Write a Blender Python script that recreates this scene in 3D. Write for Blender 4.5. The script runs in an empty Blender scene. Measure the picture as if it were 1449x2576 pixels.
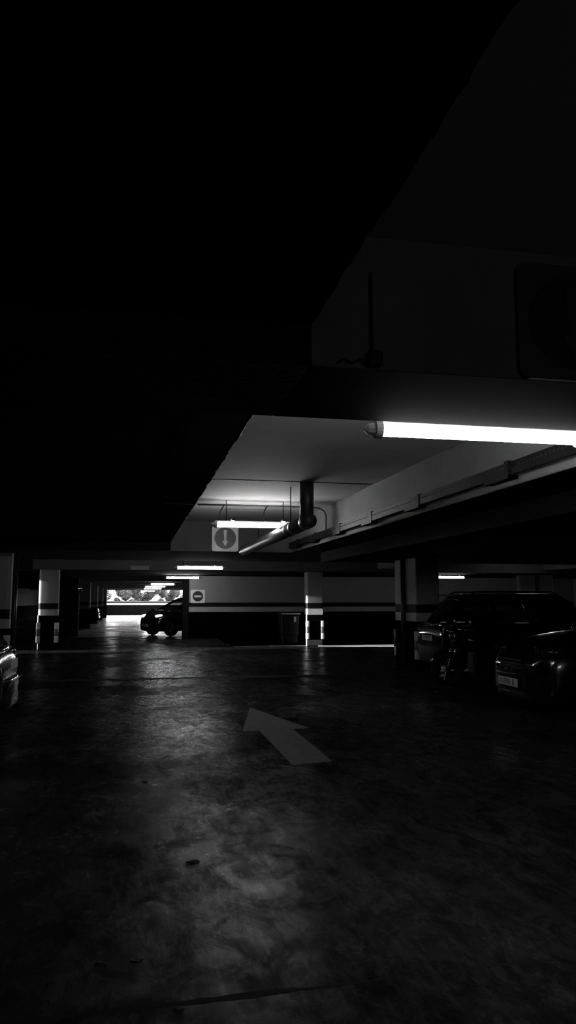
import bpy, bmesh, math, random
from mathutils import Vector, Matrix
R_ = math.radians
random.seed(7)
S = bpy.context.scene
COL = S.collection

# ------------------------------------------------------------------ camera, sky, exposure
cam_d = bpy.data.cameras.new('camera')
cam_d.sensor_fit = 'VERTICAL'
cam_d.sensor_height = 36.0
cam_d.lens = 36.0 * 1900 / 2576
cam_d.clip_start = 0.05
cam_d.clip_end = 400
cam = bpy.data.objects.new('camera', cam_d)
COL.objects.link(cam)
cam.location = (0, 0, 1.5)
cam.rotation_euler = (R_(90 + 6.664), 0, R_(-11.5))
S.camera = cam

SKY = 14.0            # overcast daylight outside
TUBE = 65.0          # fluorescent tubes
sun_d = bpy.data.lights.new('sun', 'SUN')
sun_d.energy = 28.0
sun_d.angle = R_(0.6)
sun = bpy.data.objects.new('sun', sun_d)
COL.objects.link(sun)
# low sun shining in through the left exit door
sun.rotation_euler = Vector((math.cos(R_(5.0)), math.sin(R_(5.0)), -math.tan(R_(3.2)))).to_track_quat('-Z', 'Y').to_euler()
w = bpy.data.worlds.new('sky')
S.world = w
w.use_nodes = True
w.node_tree.nodes['Background'].inputs[0].default_value = (1, 1, 1, 1)
w.node_tree.nodes['Background'].inputs[1].default_value = SKY

S.view_settings.view_transform = 'Standard'
S.view_settings.look = 'None'
S.view_settings.gamma = 1
S.view_settings.use_curve_mapping = False
S.view_settings.exposure = 0.0

# ------------------------------------------------------------------ materials
MATS = {}
def mat(name, v=0.5, rough=0.5, metal=0.0, spec=0.5, emit=0.0, v2=None, nscale=3.0, rough2=None,
        bump=0.0, bscale=40.0, stretch=(1, 1, 1), coat=0.0, detail=6, lo=0.35, hi=0.65):
    if name in MATS: return MATS[name]
    m = bpy.data.materials.new(name)
    m.use_nodes = True
    nt = m.node_tree
    b = nt.nodes['Principled BSDF']
    b.inputs['Base Color'].default_value = (v, v, v, 1)
    b.inputs['Roughness'].default_value = rough
    b.inputs['Metallic'].default_value = metal
    b.inputs['Specular IOR Level'].default_value = spec
    b.inputs['Coat Weight'].default_value = coat
    b.inputs['Coat Roughness'].default_value = 0.04
    if emit:
        b.inputs['Emission Color'].default_value = (1, 1, 1, 1)
        b.inputs['Emission Strength'].default_value = emit
    if v2 is not None or bump or rough2 is not None:
        tc = nt.nodes.new('ShaderNodeTexCoord')
        mp = nt.nodes.new('ShaderNodeMapping')
        mp.inputs['Scale'].default_value = stretch
        nt.links.new(tc.outputs['Object'], mp.inputs['Vector'])
        if v2 is not None or rough2 is not None:
            n = nt.nodes.new('ShaderNodeTexNoise')
            n.inputs['Scale'].default_value = nscale
            n.inputs['Detail'].default_value = detail
            n.inputs['Roughness'].default_value = 0.65
            nt.links.new(mp.outputs[0], n.inputs['Vector'])
            if v2 is not None:
                cr = nt.nodes.new('ShaderNodeValToRGB')
                cr.color_ramp.elements[0].position = lo
                cr.color_ramp.elements[0].color = (v, v, v, 1)
                cr.color_ramp.elements[1].position = hi
                cr.color_ramp.elements[1].color = (v2, v2, v2, 1)
                nt.links.new(n.outputs['Fac'], cr.inputs[0])
                nt.links.new(cr.outputs[0], b.inputs['Base Color'])
            if rough2 is not None:
                mr = nt.nodes.new('ShaderNodeMapRange')
                mr.inputs['From Min'].default_value = 0.35
                mr.inputs['From Max'].default_value = 0.65
                mr.inputs['To Min'].default_value = rough
                mr.inputs['To Max'].default_value = rough2
                nt.links.new(n.outputs['Fac'], mr.inputs['Value'])
                nt.links.new(mr.outputs[0], b.inputs['Roughness'])
        if bump:
            n2 = nt.nodes.new('ShaderNodeTexNoise')
            n2.inputs['Scale'].default_value = bscale
            n2.inputs['Detail'].default_value = 5
            nt.links.new(mp.outputs[0], n2.inputs['Vector'])
            bp = nt.nodes.new('ShaderNodeBump')
            bp.inputs['Strength'].default_value = bump
            bp.inputs['Distance'].default_value = 0.01
            nt.links.new(n2.outputs['Fac'], bp.inputs['Height'])
            nt.links.new(bp.outputs[0], b.inputs['Normal'])
    MATS[name] = m
    return m

def glass_mat(name, tint=0.5, gloss=0.08):
    if name in MATS: return MATS[name]
    m = bpy.data.materials.new(name)
    m.use_nodes = True
    nt = m.node_tree
    for n in list(nt.nodes): nt.nodes.remove(n)
    o = nt.nodes.new('ShaderNodeOutputMaterial')
    t = nt.nodes.new('ShaderNodeBsdfTransparent')
    t.inputs[0].default_value = (tint, tint, tint, 1)
    g = nt.nodes.new('ShaderNodeBsdfGlossy')
    g.inputs['Roughness'].default_value = 0.02
    f = nt.nodes.new('ShaderNodeFresnel')
    f.inputs[0].default_value = 1.5
    mx = nt.nodes.new('ShaderNodeMixShader')
    nt.links.new(f.outputs[0], mx.inputs[0])
    nt.links.new(t.outputs[0], mx.inputs[1])
    nt.links.new(g.outputs[0], mx.inputs[2])
    nt.links.new(mx.outputs[0], o.inputs[0])
    MATS[name] = m
    return m

def floor_mat(name, a, b_, r0, r1, blot=0.5, bump=0.25, blot_scale=0.55, shine=0.3):
    """worn concrete: fine wear, large oily blotches that are darker and rougher, shallow trowel waves"""
    m = bpy.data.materials.new(name)
    m.use_nodes = True
    nt = m.node_tree
    L = nt.links.new
    bs = nt.nodes['Principled BSDF']
    tc = nt.nodes.new('ShaderNodeTexCoord')
    def noise(scale, detail, stretch=(1, 1, 1), rough=0.6, dist=0.0, rot=0):
        mp = nt.nodes.new('ShaderNodeMapping')
        mp.inputs['Scale'].default_value = stretch
        mp.inputs['Rotation'].default_value = (0, 0, rot)
        L(tc.outputs['Object'], mp.inputs['Vector'])
        n = nt.nodes.new('ShaderNodeTexNoise')
        n.inputs['Scale'].default_value = scale
        n.inputs['Detail'].default_value = detail
        n.inputs['Roughness'].default_value = rough
        n.inputs['Distortion'].default_value = dist
        L(mp.outputs[0], n.inputs['Vector'])
        return n.outputs['Fac']
    def rng(src, f0, f1, t0, t1):
        r = nt.nodes.new('ShaderNodeMapRange')
        for k, q in zip(('From Min', 'From Max', 'To Min', 'To Max'), (f0, f1, t0, t1)):
            r.inputs[k].default_value = q
        L(src, r.inputs['Value'])
        return r.outputs[0]
    def mth(op, x, y):
        q = nt.nodes.new('ShaderNodeMath'); q.operation = op
        for i, v in enumerate((x, y)):
            if isinstance(v, (int, float)): q.inputs[i].default_value = v
            else: L(v, q.inputs[i])
        return q.outputs[0]
    wear = noise(2.2, 10, (1.0, 0.55, 1), 0.7, 0.6)
    fine = noise(22, 6, (1, 0.5, 1), 0.7)
    scr = noise(9, 5, (3.5, 0.35, 1), 0.75, 0.4, R_(32))
    bl = noise(blot_scale, 7, (1, 0.8, 1), 0.62, 0.3)
    blm = rng(bl, 0.44, 0.52, blot, 1.0)
    base = mth('ADD', rng(wear, 0.3, 0.7, a, b_), rng(fine, 0.35, 0.7, -0.15 * a, 0.2 * a))
    base = mth('ADD', base, rng(scr, 0.5, 0.75, 0, a * 1.2))
    st = noise(5.0, 9, (1.0, 0.6, 1), 0.8, 1.2)
    base = mth('MULTIPLY', base, rng(st, 0.42, 0.55, 0.5, 1.1))
    base = mth('MULTIPLY', base, blm)
    L(base, bs.inputs['Base Color'])
    rg = mth('ADD', rng(wear, 0.35, 0.65, r0, r1), rng(fine, 0.3, 0.7, -0.05, 0.07))
    rg = mth('ADD', rg, rng(blm, blot, 1.0, 0.1, 0.0))
    L(rg, bs.inputs['Roughness'])
    wav = noise(1.6, 3, (1, 1, 1), 0.5)
    hb = mth('ADD', mth('MULTIPLY', fine, 0.25), mth('ADD', mth('MULTIPLY', wear, 0.5), mth('MULTIPLY', wav, 0.6)))
    hb = mth('ADD', hb, mth('MULTIPLY', st, 0.35))
    bp = nt.nodes.new('ShaderNodeBump')
    bp.inputs['Strength'].default_value = bump
    bp.inputs['Distance'].default_value = 0.02
    L(hb, bp.inputs['Height'])
    L(bp.outputs[0], bs.inputs['Normal'])
    bs.inputs['Specular IOR Level'].default_value = 0.5
    # a dusty film: only part of the surface is clean enough to shine
    df = nt.nodes.new('ShaderNodeBsdfDiffuse')
    L(base, df.inputs['Color']); L(bp.outputs[0], df.inputs['Normal'])
    mx = nt.nodes.new('ShaderNodeMixShader')
    dust = rng(mth('ADD', mth('MULTIPLY', scr, 0.5), mth('MULTIPLY', wear, 0.7)), 0.45, 0.75, shine * 0.45, shine * 1.5)
    dust = mth('MULTIPLY', mth('MULTIPLY', dust, blm), rng(st, 0.40, 0.58, 0.3, 1.5))
    L(dust, mx.inputs[0]); L(df.outputs[0], mx.inputs[1]); L(bs.outputs[0], mx.inputs[2])
    L(mx.outputs[0], nt.nodes['Material Output'].inputs['Surface'])
    MATS[name] = m
    return m

M_floor = floor_mat('worn_concrete', 0.015, 0.038, 0.16, 0.27, 0.55, 0.24, blot_scale=0.4, shine=0.18)
M_floor2 = floor_mat('sealed_concrete', 0.016, 0.032, 0.17, 0.29, 0.7, 0.11, shine=0.3)
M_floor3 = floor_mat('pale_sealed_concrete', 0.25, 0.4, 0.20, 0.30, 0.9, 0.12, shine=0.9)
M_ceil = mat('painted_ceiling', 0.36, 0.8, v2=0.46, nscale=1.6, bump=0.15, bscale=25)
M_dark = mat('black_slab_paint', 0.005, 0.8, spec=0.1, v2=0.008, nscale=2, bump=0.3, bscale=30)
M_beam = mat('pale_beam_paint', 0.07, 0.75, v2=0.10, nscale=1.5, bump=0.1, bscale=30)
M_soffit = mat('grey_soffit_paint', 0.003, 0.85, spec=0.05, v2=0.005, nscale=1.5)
M_white = mat('white_wall_paint', 0.26, 0.65, v2=0.31, nscale=1.2, bump=0.08, bscale=30)
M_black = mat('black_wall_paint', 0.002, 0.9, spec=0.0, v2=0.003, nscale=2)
M_band = mat('dark_wall_stripe', 0.006, 0.6, spec=0.15)
M_stripe = mat('pale_wall_stripe', 0.36, 0.6, v2=0.42, nscale=8)
M_pipe = mat('grey_pvc', 0.028, 0.4, v2=0.045, nscale=5)
M_pipe_d = mat('dark_pvc', 0.03, 0.35)
M_steel = mat('dark_galvanised', 0.007, 0.6, spec=0.3)
M_rubber = mat('black_rubber', 0.006, 0.7, spec=0.2)
M_guard_l = mat('pale_guard_foam', 0.6, 0.4)
M_guard_d = mat('dark_guard_foam', 0.10, 0.4)
M_house = mat('white_enamel', 0.6, 0.35)
M_lens = mat('lit_diffuser', 0.9, 0.3, emit=TUBE)
M_capm = mat('clear_end_cap', 0.75, 0.2)
M_signw = mat('sign_white', 0.8, 0.4)
M_signd = mat('sign_dark', 0.006, 0.4)
M_paint = mat('black_car_paint', 0.006, 0.16, spec=0.5, coat=1.0)
M_paint2 = mat('grey_car_paint', 0.012, 0.18, metal=0.0, coat=1.0)
M_trim = mat('black_plastic', 0.004, 0.5, spec=0.25)
M_chrome = mat('chrome', 0.75, 0.09, metal=1.0)
M_alloy = mat('alloy', 0.35, 0.25, metal=1.0)
M_lamp = mat('lamp_lens', 0.02, 0.06, coat=1.0)
M_lamp_on = mat('lit_headlamp', 0.8, 0.1, emit=2.5)
M_tail = mat('tail_lens', 0.03, 0.06, coat=1.0)
M_plate = mat('plate_white', 0.5, 0.4)
M_ink = mat('plate_ink', 0.01, 0.5)
M_glass = glass_mat('tinted_glass', 0.3)
M_mark = mat('road_marking', 0.06, 0.8, spec=0.1, v2=0.085, nscale=9, bump=0.1)
M_mirror = mat('mirror_glass', 0.9, 0.02, metal=1.0)
M_leaf = mat('leaves', 0.018, 0.6, spec=0.2, v2=0.05, nscale=0.8)
M_leaf2 = mat('pale_leaves', 0.04, 0.6, spec=0.2, v2=0.09, nscale=0.8)
M_bark = mat('bark', 0.08, 0.9)
M_ground = mat('outdoor_ground', 0.3, 0.9, v2=0.4, nscale=0.5)

# ------------------------------------------------------------------ mesh helpers
def obj(name, bm, m, parent=None, smooth=False, loc=None, bevel=0, mats=None):
    bmesh.ops.recalc_face_normals(bm, faces=bm.faces[:])
    me = bpy.data.meshes.new(name)
    bm.to_mesh(me)
    bm.free()
    for q in (mats or [m]): me.materials.append(q)
    if smooth:
        for f in me.polygons: f.use_smooth = True
    o = bpy.data.objects.new(name, me)
    COL.objects.link(o)
    if parent: o.parent = parent
    if loc: o.location = loc
    if bevel:
        md = o.modifiers.new('bevel', 'BEVEL'); md.width = bevel; md.segments = 3; md.limit_method = 'ANGLE'
    return o

def tag(o, label=None, cat=None, group=None, kind=None):
    if label: o['label'] = label
    if cat: o['category'] = cat
    if group: o['group'] = group
    if kind: o['kind'] = kind
    return o

def empty(name, loc=(0, 0, 0), rz=0, label=None, cat=None, group=None):
    o = bpy.data.objects.new(name, None)
    COL.objects.link(o)
    o.location = loc
    o.rotation_euler = (0, 0, rz)
    o.empty_display_size = 0.1
    return tag(o, label, cat, group)

def copy_tree(o, parent=None):
    c = o.copy(); COL.objects.link(c)
    if parent: c.parent = parent
    for ch in [x for x in COL.objects if x.parent == o]: copy_tree(ch, c)
    return c

def box(bm, x0, x1, y0, y1, z0, z1, mi=0):
    v = [bm.verts.new(p) for p in ((x0,y0,z0),(x1,y0,z0),(x1,y1,z0),(x0,y1,z0),(x0,y0,z1),(x1,y0,z1),(x1,y1,z1),(x0,y1,z1))]
    for q in ((0,3,2,1),(4,5,6,7),(0,1,5,4),(1,2,6,5),(2,3,7,6),(3,0,4,7)):
        bm.faces.new([v[i] for i in q]).material_index = mi
    return v
def boxb(*a):
    bm = bmesh.new(); box(bm, *a); return bm

def prism(bm, pts, axis, a, b, mi=0):
    """extrude a 2-D outline along x, y or z from a to b"""
    def P(p, t):
        return {'x': (t, p[0], p[1]), 'y': (p[0], t, p[1]), 'z': (p[0], p[1], t)}[axis]
    A = [bm.verts.new(P(p, a)) for p in pts]; B = [bm.verts.new(P(p, b)) for p in pts]
    n = len(pts)
    bm.faces.new(A[::-1]).material_index = mi; bm.faces.new(B).material_index = mi
    for i in range(n):
        bm.faces.new((A[i], A[(i+1) % n], B[(i+1) % n], B[i])).material_index = mi
    return bm

def tube(bm, pts, r, n=14, cap=True):
    pts = [Vector(p) for p in pts]
    rings = []
    up = None
    for i, p in enumerate(pts):
        d = (pts[min(i+1, len(pts)-1)] - pts[max(i-1, 0)]).normalized()
        if up is None:
            up = Vector((0,0,1)) if abs(d.z) < 0.9 else Vector((1,0,0))
        s = d.cross(up).normalized(); up = s.cross(d).normalized()
        rr = r[i] if isinstance(r, (list, tuple)) else r
        rings.append([bm.verts.new(p + (s*math.cos(2*math.pi*k/n) + up*math.sin(2*math.pi*k/n))*rr) for k in range(n)])
    for a, b in zip(rings, rings[1:]):
        for k in range(n): bm.faces.new((a[k], a[(k+1)%n], b[(k+1)%n], b[k]))
    if cap:
        bm.faces.new(rings[0][::-1]); bm.faces.new(rings[-1])
    return bm
def tubeb(pts, r, n=14): return tube(bmesh.new(), pts, r, n)

def lathe(bm, prof, n=32, axis='y', c=(0,0,0)):
    """prof: (radius, along) closed loop or open list with caps at radius 0"""
    rings = []
    for r, t in prof:
        ring = []
        for k in range(n):
            a = 2*math.pi*k/n
            u, v = r*math.cos(a), r*math.sin(a)
            p = {'y': (u, t, v), 'z': (u, v, t), 'x': (t, u, v)}[axis]
            ring.append(bm.verts.new((p[0]+c[0], p[1]+c[1], p[2]+c[2])))
        rings.append(ring)
    for a, b in zip(rings, rings[1:]):
        for k in range(n): bm.faces.new((a[k], a[(k+1)%n], b[(k+1)%n], b[k]))
    bm.faces.new(rings[0][::-1]); bm.faces.new(rings[-1])
    return bm

def ball(bm, c, s, u=20, v=12):
    bmesh.ops.create_uvsphere(bm, u_segments=u, v_segments=v, radius=1,
        matrix=Matrix.Translation(c) @ Matrix.Diagonal((s[0], s[1], s[2], 1)))
    return bm

def rrect(cx, cz, w_, h_, r, n=5):
    o = []
    for sx, sz, a0 in ((1,1,0),(-1,1,90),(-1,-1,180),(1,-1,270)):
        for k in range(n+1):
            a = R_(a0 + 90*k/n)
            o.append((cx + sx*(w_/2-r) + r*math.cos(a), cz + sz*(h_/2-r) + r*math.sin(a)))
    return o
def disc(cx, cz, r, n=40): return [(cx + r*math.cos(2*math.pi*k/n), cz + r*math.sin(2*math.pi*k/n)) for k in range(n)]

def struct(name, bm, m, mats=None, bevel=0, label=None, cat=None):
    o = obj(name, bm, m, mats=mats, bevel=bevel)
    return tag(o, label, cat, kind='structure')

# ------------------------------------------------------------------ the building
XL, XR, Y0, Y1 = -9.0, 19.0, -7.0, 78.0
CZ, BZ = 3.0, 2.43        # ceiling height, beam soffit height
PX0, PY0, PY1 = 3.25, 24.9, 30.3    # ramp well beside the back wall

# floors
bm = bmesh.new(); box(bm, XL, XR, Y0, 14.92, -0.25, 0)
struct('floor', bm, M_floor, label='worn dark concrete floor of the near parking bay', cat='floor')
bm = bmesh.new(); box(bm, XL, XR, 15.08, PY0, -0.25, 0); box(bm, XL, PX0, PY0, 32.3, -0.25, 0); box(bm, 4.55, 5.6, PY0, 25.8, -0.25, 0); box(bm, PX0, XR, PY1, 32.3, -0.25, 0); box(bm, XL, -2.6, 32.3, Y1, -0.25, 0)
struct('floor_aisle', bm, M_floor2, label='smoother concrete floor between the joint and the back wall', cat='floor')
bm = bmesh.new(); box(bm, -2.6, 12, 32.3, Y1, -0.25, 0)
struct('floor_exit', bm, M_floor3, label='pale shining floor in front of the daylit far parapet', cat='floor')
# expansion joint, with ragged edges
bm = bmesh.new()
n = 160; rg = [[], []]
for i in range(n + 1):
    x = XL + (XR - XL) * i / n
    for s in (0, 1):
        rg[s].append(bm.verts.new((x, 14.86 + 0.30 * s + random.uniform(-0.035, 0.035), 0.002)))
for i in range(n): bm.faces.new((rg[0][i], rg[0][i+1], rg[1][i+1], rg[1][i]))
box(bm, XL, XR, 14.92, 15.08, -0.25, 0.0)
struct('trim_1', bm, mat('joint_filler', 0.008, 0.85, spec=0.1), label='dark ragged joint running across the floor', cat='floor joint')
# sunlit floor along the ramp edge, painted as a pale strip
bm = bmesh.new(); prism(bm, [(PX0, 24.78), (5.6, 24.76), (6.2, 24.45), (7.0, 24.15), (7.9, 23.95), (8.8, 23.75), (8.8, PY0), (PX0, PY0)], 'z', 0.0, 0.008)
struct('trim_4', bm, mat('painted_sunlight', 0.42, 0.7, v2=0.75, nscale=3, stretch=(0.5, 2, 1), lo=0.4, hi=0.55), label='pale ramp edge strip with a painted sunlit patch right of the middle pillar', cat='painted sunlight')
# old saw cut on the near floor
bm = bmesh.new()
n = 90; rg = [[], []]
for i in range(n + 1):
    x = -0.45 + 4.2 * i / n; y = 3.03 + 0.10 * i / n
    hw = 0.006 + 0.008*random.random() + (0.008 if x < 0.6 else 0)
    for s_ in (0, 1): rg[s_].append(bm.verts.new((x, y + (2*s_ - 1)*hw + random.uniform(-0.008, 0.008), 0.0012)))
for i in range(n): bm.faces.new((rg[0][i], rg[0][i+1], rg[1][i+1], rg[1][i]))
struct('trim_5', bm, MATS['joint_filler'], label='ragged dark cut across the floor nearest the viewer', cat='floor joint')
# ramp well
bm = bmesh.new()
v = [bm.verts.new(p) for p in ((PX0, PY0, -0.26), (PX0, PY1, -0.26), (XR, PY1, -2.2), (XR, PY0, -2.2))]
bm.faces.new(v)
box(bm, PX0, XR, PY0 - 0.15, PY0 - 0.002, -2.3, -0.255)
struct('floor_ramp', bm, M_black, label='black ramp dropping away behind the far pillar', cat='ramp')

# ceiling with recessed bay
bm = bmesh.new(); box(bm, XL, XR, Y0, Y1 - 6, CZ, CZ + 0.25); box(bm, XL, -2.9, Y1 - 6, Y1 + 0.3, CZ, CZ + 0.25)
struct('ceiling', bm, M_ceil, label='painted concrete ceiling above the lamps', cat='ceiling')

# low dark slab on the left of the lit bays, ragged sprayed edge
def low_slab(ya, yb, name, lab):
    bm = bmesh.new()
    nn = int((yb - ya) / 0.06)
    edge = []
    for i in range(nn + 1):
        edge.append((0.675 + random.uniform(-0.005, 0.005) + 0.003*math.sin(i*0.4), ya + (yb - ya)*i/nn))
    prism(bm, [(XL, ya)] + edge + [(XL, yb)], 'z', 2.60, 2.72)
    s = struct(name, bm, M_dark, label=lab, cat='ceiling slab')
    bm = bmesh.new()      # the crumbly lip
    a = [bm.verts.new((x - 0.002, y, 2.597)) for x, y in edge]
    b = [bm.verts.new((x + 0.006 + random.uniform(-0.005, 0.006), y, 2.606 + random.uniform(-0.004, 0.004))) for x, y in edge]
    c = [bm.verts.new((x + 0.005, y, 2.65)) for x, y in edge]
    for i in range(nn):
        bm.faces.new((a[i], a[i+1], b[i+1], b[i])); bm.faces.new((b[i], b[i+1], c[i+1], c[i]))
    obj('ragged_lip', bm, mat('sprayed_plaster', 0.3, 0.9, bump=0.6, bscale=60), s)
    return s
sl = low_slab(3.72, 14.48, 'ceiling_left_slab', 'low black slab left of the lit bay with a ragged edge')
obj('seam', boxb(0.26, 0.33, 3.74, 14.46, 2.588, 2.60), M_soffit, sl)
obj('joint_line', boxb(0.33, 0.66, 8.68, 8.69, 2.597, 2.60), mat('pale_filler', 0.35, 0.8), sl)
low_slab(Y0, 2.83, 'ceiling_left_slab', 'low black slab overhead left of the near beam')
# ceiling joint in the lit bay
struct('trim_2', boxb(0.7, 3.0, 9.29, 9.315, 2.994, 3.001), M_band, label='thin dark joint across the lit ceiling bay', cat='ceiling joint')

# cross beams: dark left of the slab edge, painted on the bay side
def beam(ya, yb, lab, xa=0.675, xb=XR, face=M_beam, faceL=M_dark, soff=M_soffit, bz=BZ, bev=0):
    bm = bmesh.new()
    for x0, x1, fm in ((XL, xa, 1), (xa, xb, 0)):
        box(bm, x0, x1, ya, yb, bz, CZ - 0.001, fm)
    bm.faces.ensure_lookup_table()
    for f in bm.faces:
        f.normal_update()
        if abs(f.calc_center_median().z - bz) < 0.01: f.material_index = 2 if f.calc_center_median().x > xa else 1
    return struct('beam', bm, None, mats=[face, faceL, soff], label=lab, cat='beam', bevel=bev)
beam(2.85, 3.70, 'near overhead beam in front of the closest lamp', bev=0.006)
beam(14.5, 18.04, 'deep beam above the arrow sign and the white pillars')
beam(23.93, 29.5, 'beam ahead of the wall with the no entry sign', xa=-3)
beam(38.1, 40.0, 'beam over the passage behind the parked car', xa=-3)
beam(46.0, 47.2, 'beam over the passage, second behind the car', xa=-3)
beam(54.0, 55.2, 'beam over the passage, third behind the car', xa=-3)
beam(62.0, 63.2, 'beam over the passage, fourth behind the car', xa=-3)
beam(70.5, 72.0, 'last beam over the daylit opening', xa=-3)
# lengthwise beam on the right of the lit bay + low slab beyond it
bm = bmesh.new()
prism(bm, [(3.03, 2.999), (3.03, 2.50), (3.012, 2.487), (3.004, 2.44), (3.012, BZ), (3.5, BZ), (3.5, 2.999)], 'y', 3.70, 14.5)
b = struct('beam', bm, mat('long_beam_paint', 0.22, 0.75, v2=0.28, nscale=1.5, bump=0.15, bscale=30), label='long beam running away along the right of the lit bay', cat='beam')
box_bm = boxb(3.014, 3.49, 3.75, 14.45, BZ - 0.006, BZ)
obj('soffit', box_bm, M_dark, b)
bm = boxb(3.5, 9.5, 3.70, 14.5, BZ, 2.6); box(bm, 3.6, 4.3, 3.75, 14.45, 2.24, BZ - 0.001)  # lower box is an added drop keeping the hanging lamp off the wide pillar
struct('ceiling_right_slab', bm, M_dark, label='low black slab right of the long beam, with an added drop blocking lamplight', cat='ceiling slab')
# lengthwise beams between the far columns on the right, lit from the lamps there
for x0, lab in ((7.9, 'short lengthwise beam above the parked hatchback'), (13.9, 'lengthwise beam by the right hand column')):
    bm = bmesh.new(); box(bm, x0, x0 + 0.5, 18.05, 23.92, BZ + 0.1, CZ - 0.001)
    struct('beam', bm, M_beam, label=lab, cat='beam')

# walls: white above, dark stripe, pale stripe, black below
def banded(bm, x0, x1, y0, y1, z0, z1, dz=0.0):
    for a, b_, mi in ((z0, 1.04 - dz, 1), (1.04 - dz, 1.225 - dz, 3), (1.225 - dz, 1.41 - dz, 2), (1.41 - dz, z1, 0)):
        box(bm, x0, x1, y0, y1, a, b_, mi)
BM = [M_white, M_black, M_band, M_stripe]
bm = bmesh.new(); banded(bm, 2.15, XR, 30.3, 30.55, -2.3, CZ)
wb = struct('wall_back', bm, None, mats=BM, label='banded back wall behind the ramp with the no entry sign', cat='wall')
obj('rail_edge', boxb(2.15, XR, 30.285, 30.3, 1.225, 1.24), M_stripe, wb)
struct('trim_3', boxb(1.92, 2.15, 30.2, 30.6, 0, 2.43), M_dark, bevel=0.01, label='dark jamb at the end of the back wall', cat='wall jamb')
bm = bmesh.new(); banded(bm, -2.9, 12.0, 78.0, 78.25, -0.2, 1.40); box(bm, XL, -2.9, 78.0, 78.25, -0.2, 1.42, 1); box(bm, XL, -2.78, 78.0, 78.25, 1.42, CZ, 1); box(bm, 8.5, 12, 78.0, 78.25, 1.42, CZ, 0)
bm2 = bm
far = struct('wall_far', bm2, None, mats=[M_white, M_black, M_band, M_stripe], label='low banded parapet under the daylit far opening', cat='parapet')
obj('coping', boxb(-2.78, 8.5, 77.95, 78.3, 1.381, 1.41), M_white, far)
# left wall with an open vehicle exit
OY0, OY1 = 22.2, 23.76
bm = bmesh.new()
banded(bm, XL - 0.3, XL, Y0, OY0, -0.2, CZ); banded(bm, XL - 0.3, XL, OY1, Y1, -0.2, CZ); box(bm, XL - 0.3, XL, OY0, OY1, 2.45, CZ); box(bm, XL - 0.1, XL, 23.44, 23.555, 0, 2.45); box(bm, XL - 0.1, XL, OY0, 23.265, 2.1, 2.45)  # post and stepped lintel added to shape the sun on the pillars
exb = bmesh.new()      # unseen walls and roof added past the exit to cut skylight
box(exb, XL - 5.8, XL - 0.3, OY0 - 2.0, OY0 - 1.6, -0.2, 2.95); box(exb, XL - 5.8, XL - 0.3, OY1 + 0.25, OY1 + 0.65, -0.2, 2.95)
box(exb, XL - 5.8, XL - 0.3, OY0 - 2.0, OY1 + 0.65, 2.95, 3.1); box(exb, XL - 5.8, XL - 0.3, OY0 - 2.0, OY1 + 0.65, -0.3, -0.2)
struct('wall_sky_screen', exb, M_dark, label='added unseen walls and roof beyond the left door, screening off the sky', cat='wall')
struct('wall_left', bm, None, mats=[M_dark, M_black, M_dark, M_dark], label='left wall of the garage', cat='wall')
bm = bmesh.new()
banded(bm, XR, XR + 0.3, Y0, PY0, -0.2, CZ)
box(bm, XR, XR + 0.3, PY0, PY1, -2.4, CZ); banded(bm, XR, XR + 0.3, PY1, PY1 + 0.3, -2.2, CZ)
struct('wall_right', bm, None, mats=BM, label='right wall of the garage', cat='wall')
bm = bmesh.new(); banded(bm, 12.0, 12.3, 30.56, Y1, -0.2, CZ)
struct('wall_passage', bm, None, mats=BM, label='right wall of the far passage', cat='wall')
bm = bmesh.new(); banded(bm, XL, XR, Y0 - 0.3, Y0, -0.2, CZ)
struct('wall_front', bm, None, mats=BM, label='wall behind the viewpoint', cat='wall')

# ------------------------------------------------------------------ pillars
def pillar(x0, x1, y0, y1, lab, guards=True, dz=0.0, r=0.05, z1=BZ, gz=(0.225, 0.825), gcorners=None, mats=None):
    bm = bmesh.new()
    cx, cy = (x0+x1)/2, (y0+y1)/2
    out = rrect(cx, cy, x1-x0, y1-y0, r, 4)
    def seg(a, b_, mi):
        prism(bm, out, 'z', a, b_, mi)
    seg(0, 1.04 - dz, 1); seg(1.04 - dz, 1.225 - dz, 3); seg(1.225 - dz, 1.41 - dz, 2); seg(1.41 - dz, z1, 0)
    o = struct('pillar', bm, None, mats=mats or BM, label=lab, cat='pillar')
    if guards:
        for px, py in gcorners or ((x0, y0), (x1, y0)):
            sx = -1 if px == x0 else 1
            sy = -1 if py == y0 else 1
            g = bmesh.new()
            h = (gz[1]-gz[0])/3
            for k in range(3):
                # an L of thick foam with a rounded nose wrapped round the corner
                t, wd = 0.035, 0.085
                pts = [(px - sx*wd, py + sy*t), (px + sx*t*0.4, py + sy*t), (px + sx*t, py + sy*t*0.4), (px + sx*t, py - sy*wd), (px + sx*0.001, py - sy*wd), (px + sx*0.001, py + sy*0.001), (px - sx*wd, py + sy*0.001)]
                prism(g, pts, 'z', gz[0] + h*k, gz[0] + h*(k+1), k % 2)
            obj('corner_guard', g, None, o, mats=[M_guard_l, M_guard_d], smooth=True, bevel=0.014)
    return o
M_shaded = mat('shaded_pillar_paint', 0.05, 0.7, v2=0.08, nscale=3)  # dimness of the far passage pillars put into a darker paint
p1 = pillar(-2.95, -2.38, 15.7, 16.6, 'banded pillar at the left edge behind the small car', dz=0.09)
p2 = pillar(-2.82, -2.24, 24.1, 24.5, 'left pillar with striped guards, bright along its left corner', r=0.085)
p3 = pillar(5.64, 6.19, 24.55, 25.0, 'middle pillar with striped corner guards by the bin', r=0.04)
p4 = pillar(6.05, 6.60, 15.7, 17.1, 'wide banded pillar beside the parked hatchback', gcorners=((6.05, 15.7), (6.05, 17.1)))
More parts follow.
